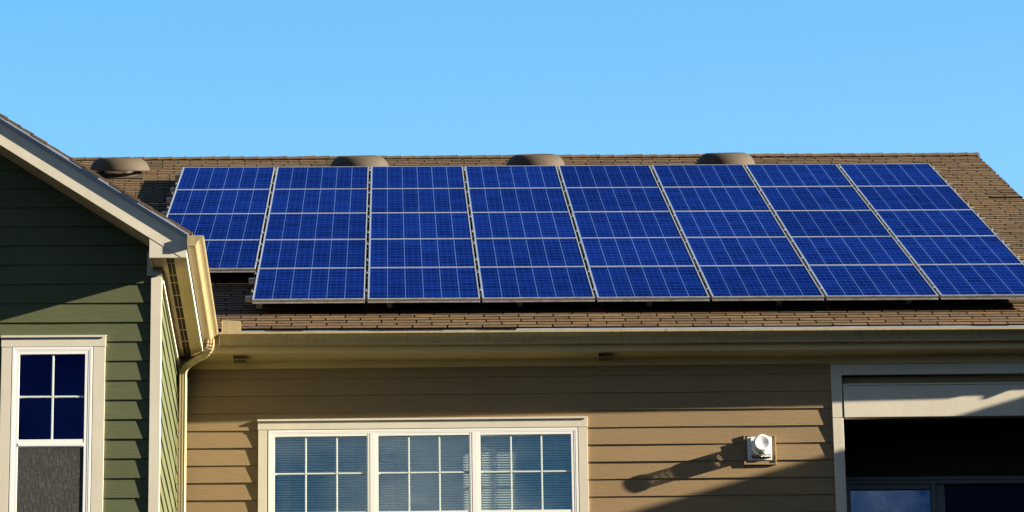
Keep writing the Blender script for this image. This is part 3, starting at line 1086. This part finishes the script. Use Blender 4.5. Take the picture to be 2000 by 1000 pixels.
# ================================================================== SOLAR ARRAY
PW, PH = 0.990, 1.648
PX, PR = 1.015, 1.66508
P0 = Vector((0.35412, -0.10014, -0.27465))          # lower left corner of the second column's lowest panel, frame top
FT = 0.040
ux = Vector((1, 0, 0)); uy = Vector((0, cs, sn)); uz = Vector((0, -sn, cs))
def arr(x, s, h): return P0+ux*x+uy*s+uz*h

def panel_meshes():
    f = MB()
    lip = 0.0105
    f.box((0, 0, -FT), (lip, PH, 0)); f.box((PW-lip, 0, -FT), (PW, PH, 0))
    f.box((lip, 0, -FT), (PW-lip, lip, 0)); f.box((lip, PH-lip, -FT), (PW-lip, PH, 0))
    # drawn groove along the outside of the frame
    f.box((0.002, -0.002, -FT), (PW-0.002, -0.0001, -FT+0.010)); f.box((0.002, -0.002, -0.012), (PW-0.002, -0.0001, -0.001))
    g_ = MB()
    g_.box((lip, lip, -0.010), (PW-lip, PH-lip, -0.004))
    return f, g_
pf, pg = panel_meshes()
panels = {}
ORD = ['first', 'second', 'third', 'fourth', 'fifth', 'sixth', 'seventh', 'eighth']
ROWN = ['bottom', 'second lowest', 'middle', 'second highest', 'top']
proto = None
for c in range(8):
    for r in range(5):
        if c == 0 and r == 0: continue
        ci = c-1
        loc = arr(ci*PX, r*PR, 0)
        lab = 'blue solar panel in the %s row of the %s column from the left' % (ROWN[r], ORD[c])
        if c == 7: lab = 'blue solar panel in the %s row of the rightmost column' % ROWN[r]
        if c == 0: lab = 'blue solar panel in the %s row of the short leftmost column' % ROWN[r]
        if proto is None:
            root = empty('solar_panel', lab, 'solar panel', loc, 'solar panels on the roof')
            root.rotation_euler = (SL, 0, 0)
            a_ = obj('frame', pf, 'frame', root, local=True, bevel=0.0012)
            b2_ = obj('cell_sheet', pg, 'cells', root, local=True)
            proto = (root, a_, b2_)
        else:
            root = proto[0].copy(); C.objects.link(root)
            root.location = loc; root['label'] = lab
            for ch in proto[1:]:
                k = ch.copy(); C.objects.link(k); k.parent = root
        # installers' tolerance
        root.location = loc+ux*random.uniform(-0.0015, 0.0015)+uz*random.uniform(-0.001, 0.001)
        root.rotation_euler = (SL+random.uniform(-0.0004, 0.0004), random.uniform(-0.0006, 0.0006), 0)

# mounting rails with clamps
GAPX = PX-PW
rp = None
SNAME = ['lower', 'upper']
for r in range(5):
    for q, fr_ in enumerate((0.235, 0.815)):
        s = r*PR+fr_*PH
        x0 = -0.075 if r == 0 else -PX-0.075
        x1 = 6*PX+PW+0.085
        lab = 'grey aluminium rail, the %s of the two under the %s row of solar panels' % (SNAME[q], ROWN[r])
        root = empty('mounting_rail', lab, 'rail', arr(x0, s, -FT-0.052), 'rails under the solar panels')
        root.rotation_euler = (SL, 0, 0)
        L = x1-x0
        m = MB()
        m.box((0, -0.022, 0), (L, 0.022, 0.016)); m.box((0, -0.022, 0.036), (L, 0.022, 0.0515)); m.box((0, -0.015, 0.0155), (L, 0.015, 0.0365))
        obj('rail_bar', m, 'alu', root, local=True)
        cols = range(1, 8) if r == 0 else range(0, 8)
        xs = [(ci-1)*PX-x0-GAPX*0.5 for ci in cols]+[6*PX+PW-x0+GAPX*0.5]
        for i, xk in enumerate(xs):
            m = MB()
            first, last = i == 0, i == len(xs)-1
            zt = 0.052+FT
            l_ = -0.009 if first else -0.0165
            r_ = 0.009 if last else 0.0165
            m.box((xk+l_, -0.014, zt+0.0008), (xk+r_, 0.014, zt+0.0030))
            m.box((xk-0.010, -0.018, 0.052), (xk-0.007, 0.018, zt+0.001)); m.box((xk+0.007, -0.018, 0.052), (xk+0.010, 0.018, zt+0.001))
            cl = obj('clamp', m, 'alu', root, local=True)
            m = MB()
            m.lathe([(0.0001, 0.0), (0.0065, 0.0), (0.0065, 0.008), (0.0035, 0.0085), (0.0035, 0.022), (0.0001, 0.022)], (xk, 0, zt+0.0032), 'z', 8, False)
            obj('bolt', m, 'steel', cl, local=True)
        if (r == 0 and q == 0) or (r == 1 and q == 0):
            for i in range(7):
                xk = 0.10+i*1.16
                if xk > L-0.1 or (r == 1 and i > 1): break
                m = MB()
                m.box((xk, -0.055, -0.056), (xk+0.05, 0.03, -0.050)); m.box((xk, -0.030, -0.0495), (xk+0.05, -0.0225, 0.034))
                obj('foot', m, 'alu', root, local=True)

# ================================================================== ROOF VENTS
def roof_vent(px, s, label):
    base = Vector(on_roof(px, s, 0.004))
    root = empty('roof_vent', label, 'roof vent', base, 'roof vents along the ridge')
    root.rotation_euler = (SL, 0, 0)          # set square to the roof slope
    O = (0, 0, 0)
    fl = MB()
    fl.box((-0.27, -0.29, 0.006), (0.27, 0.29, 0.011))
    obj('flange', fl, 'vent', root, local=True)
    O = (0, 0, 0)
    co = MB()
    co.lathe([(0.205, 0.008), (0.203, 0.024), (0.208, 0.030), (0.208, 0.036), (0.19, 0.039)], O, 'z', 48)
    obj('collar', co, 'vent', root, local=True)
    th = MB()
    th.lathe([(0.168, 0.02), (0.168, 0.095)], O, 'z', 48)
    obj('throat', th, 'steel', root, local=True)
    ho = MB()
    ho.lathe([(0.20, 0.070), (0.312, 0.050), (0.324, 0.051), (0.327, 0.059), (0.324, 0.072), (0.312, 0.104), (0.292, 0.136), (0.267, 0.161),
              (0.242, 0.177), (0.220, 0.187), (0.202, 0.191), (0.186, 0.190), (0.165, 0.182), (0.10, 0.172), (0.0005, 0.169)], O, 'z', 72)
    hood = obj('hood', ho, 'vent', root, local=True)
    hood.rotation_euler = (-0.12+random.uniform(-0.012, 0.012), random.uniform(-0.015, 0.015), 0)    # sits a little flatter than the roof
    return root
V1 = 'brown mushroom roof vent seen whole between the green gable and the leftmost panels'
V2 = 'brown roof vent peeking over the gap between the second and third panel columns'
V3 = 'brown roof vent peeking over the fourth panel column, next to the fifth'
V4 = 'brown roof vent furthest right, peeking over the sixth and seventh panel columns'
for (vx, vs_, vl) in ((-1.377, 9.40, V1), (1.2395, 9.46, V2), (3.173, 9.51, V3), (5.268, 9.55, V4)): roof_vent(vx, vs_, vl)

# ================================================================== WALL VENT
vy = WY(4.77)
wv = empty('wall_vent', 'white round vent cap with a perforated cage on the tan wall', 'wall vent', (4.77, vy, -1.735))
m = MB(lambda p: (p[0], p[1]+vy, p[2]))
bx0, bx1, bz0, bz1 = 4.630, 4.912, -1.867, -1.600
ring(m, bx0, bx1, bz0, bz1, 0.012, -0.030, 0.0)
m.box((bx0+0.0125, -0.020, bz0+0.0125), (bx1-0.0125, -0.001, bz1-0.0125))
obj('mounting_block', m, 'tan', wv, bevel=0.002)
m = MB(lambda p: (p[0], p[1]+vy, p[2]))
m.box((4.662, -0.026, -1.826), (4.874, -0.0205, -1.614))
m.box((4.690, -0.055, -1.785), (4.866, -0.0265, -1.622))
obj('plate', m, 'ventwhite', wv, bevel=0.003)
m = MB(lambda p: (p[0], p[1]+vy, p[2]))
m.box((4.700, -0.048, -1.806), (4.862, -0.0267, -1.7865))
gcv = obj('grille', m, 'louver', wv)
m = MB(lambda p: (p[0], p[1]+vy, p[2]))
for i in range(9):
    m.lathe([(0.006, 0.049), (0.006, 0.051), (0.001, 0.052)], (4.712+i*0.0172, 0, -1.797+(i % 2)*0.004), 'y', 8)
obj('grille_bar', m, 'steel', gcv)
CXV, CZV = 4.776, -1.716
def perforated(mb, r, h0, h1, nh, nseg, frac=0.64):
    """cylinder wall with a grid of holes: rings plus struts"""
    rows = [h0+(h1-h0)*i/nh for i in range(nh+1)]
    for i in range(nh):
        a_, b3 = rows[i], rows[i+1]
        e = (b3-a_)*(1-frac)/2
        mb.lathe([(r, a_), (r, a_+e)], (CXV, vy, CZV), 'y', nseg*2)
        mb.lathe([(r, b3-e), (r, b3)], (CXV, vy, CZV), 'y', nseg*2)
        for k in range(nseg):
            t0_ = 2*math.pi*(k+(i % 2)*0.5)/nseg
            dt = 2*math.pi/nseg*(1-frac)*0.5
            pts = []
            for t_ in (t0_-dt, t0_+dt):
                for h in (a_+e, b3-e):
                    pts.append((CXV+r*math.cos(t_), vy-h, CZV+r*math.sin(t_)))
            mb.add(pts, [(0, 1, 3, 2)])
m = MB(); perforated(m, 0.074, 0.045, 0.095, 4, 22)
obj('inner_cage', m, 'ventwhite', wv, solid=0.0012)
m = MB(); m.lathe([(0.074, 0.095), (0.074, 0.135), (0.062, 0.138)], (CXV, vy, CZV), 'y', 48)
obj('collar', m, 'ventwhite', wv)
m = MB(); perforated(m, 0.062, 0.138, 0.192, 5, 20)
obj('outer_cage', m, 'ventwhite', wv, solid=0.0012)
m = MB(); m.lathe([(0.060, 0.192), (0.0735, 0.194), (0.0745, 0.198), (0.0745, 0.206), (0.073, 0.209), (0.058, 0.2095), (0.052, 0.2085), (0.030, 0.2055), (0.010, 0.2025), (0.0004, 0.202)], (CXV, vy, CZV), 'y', 64)
obj('cap', m, 'ventwhite', wv)
m = MB(); m.lathe([(0.060, 0.13), (0.0005, 0.13)], (CXV, vy, CZV), 'y', 32)
obj('baffle', m, 'ventwhite', wv)
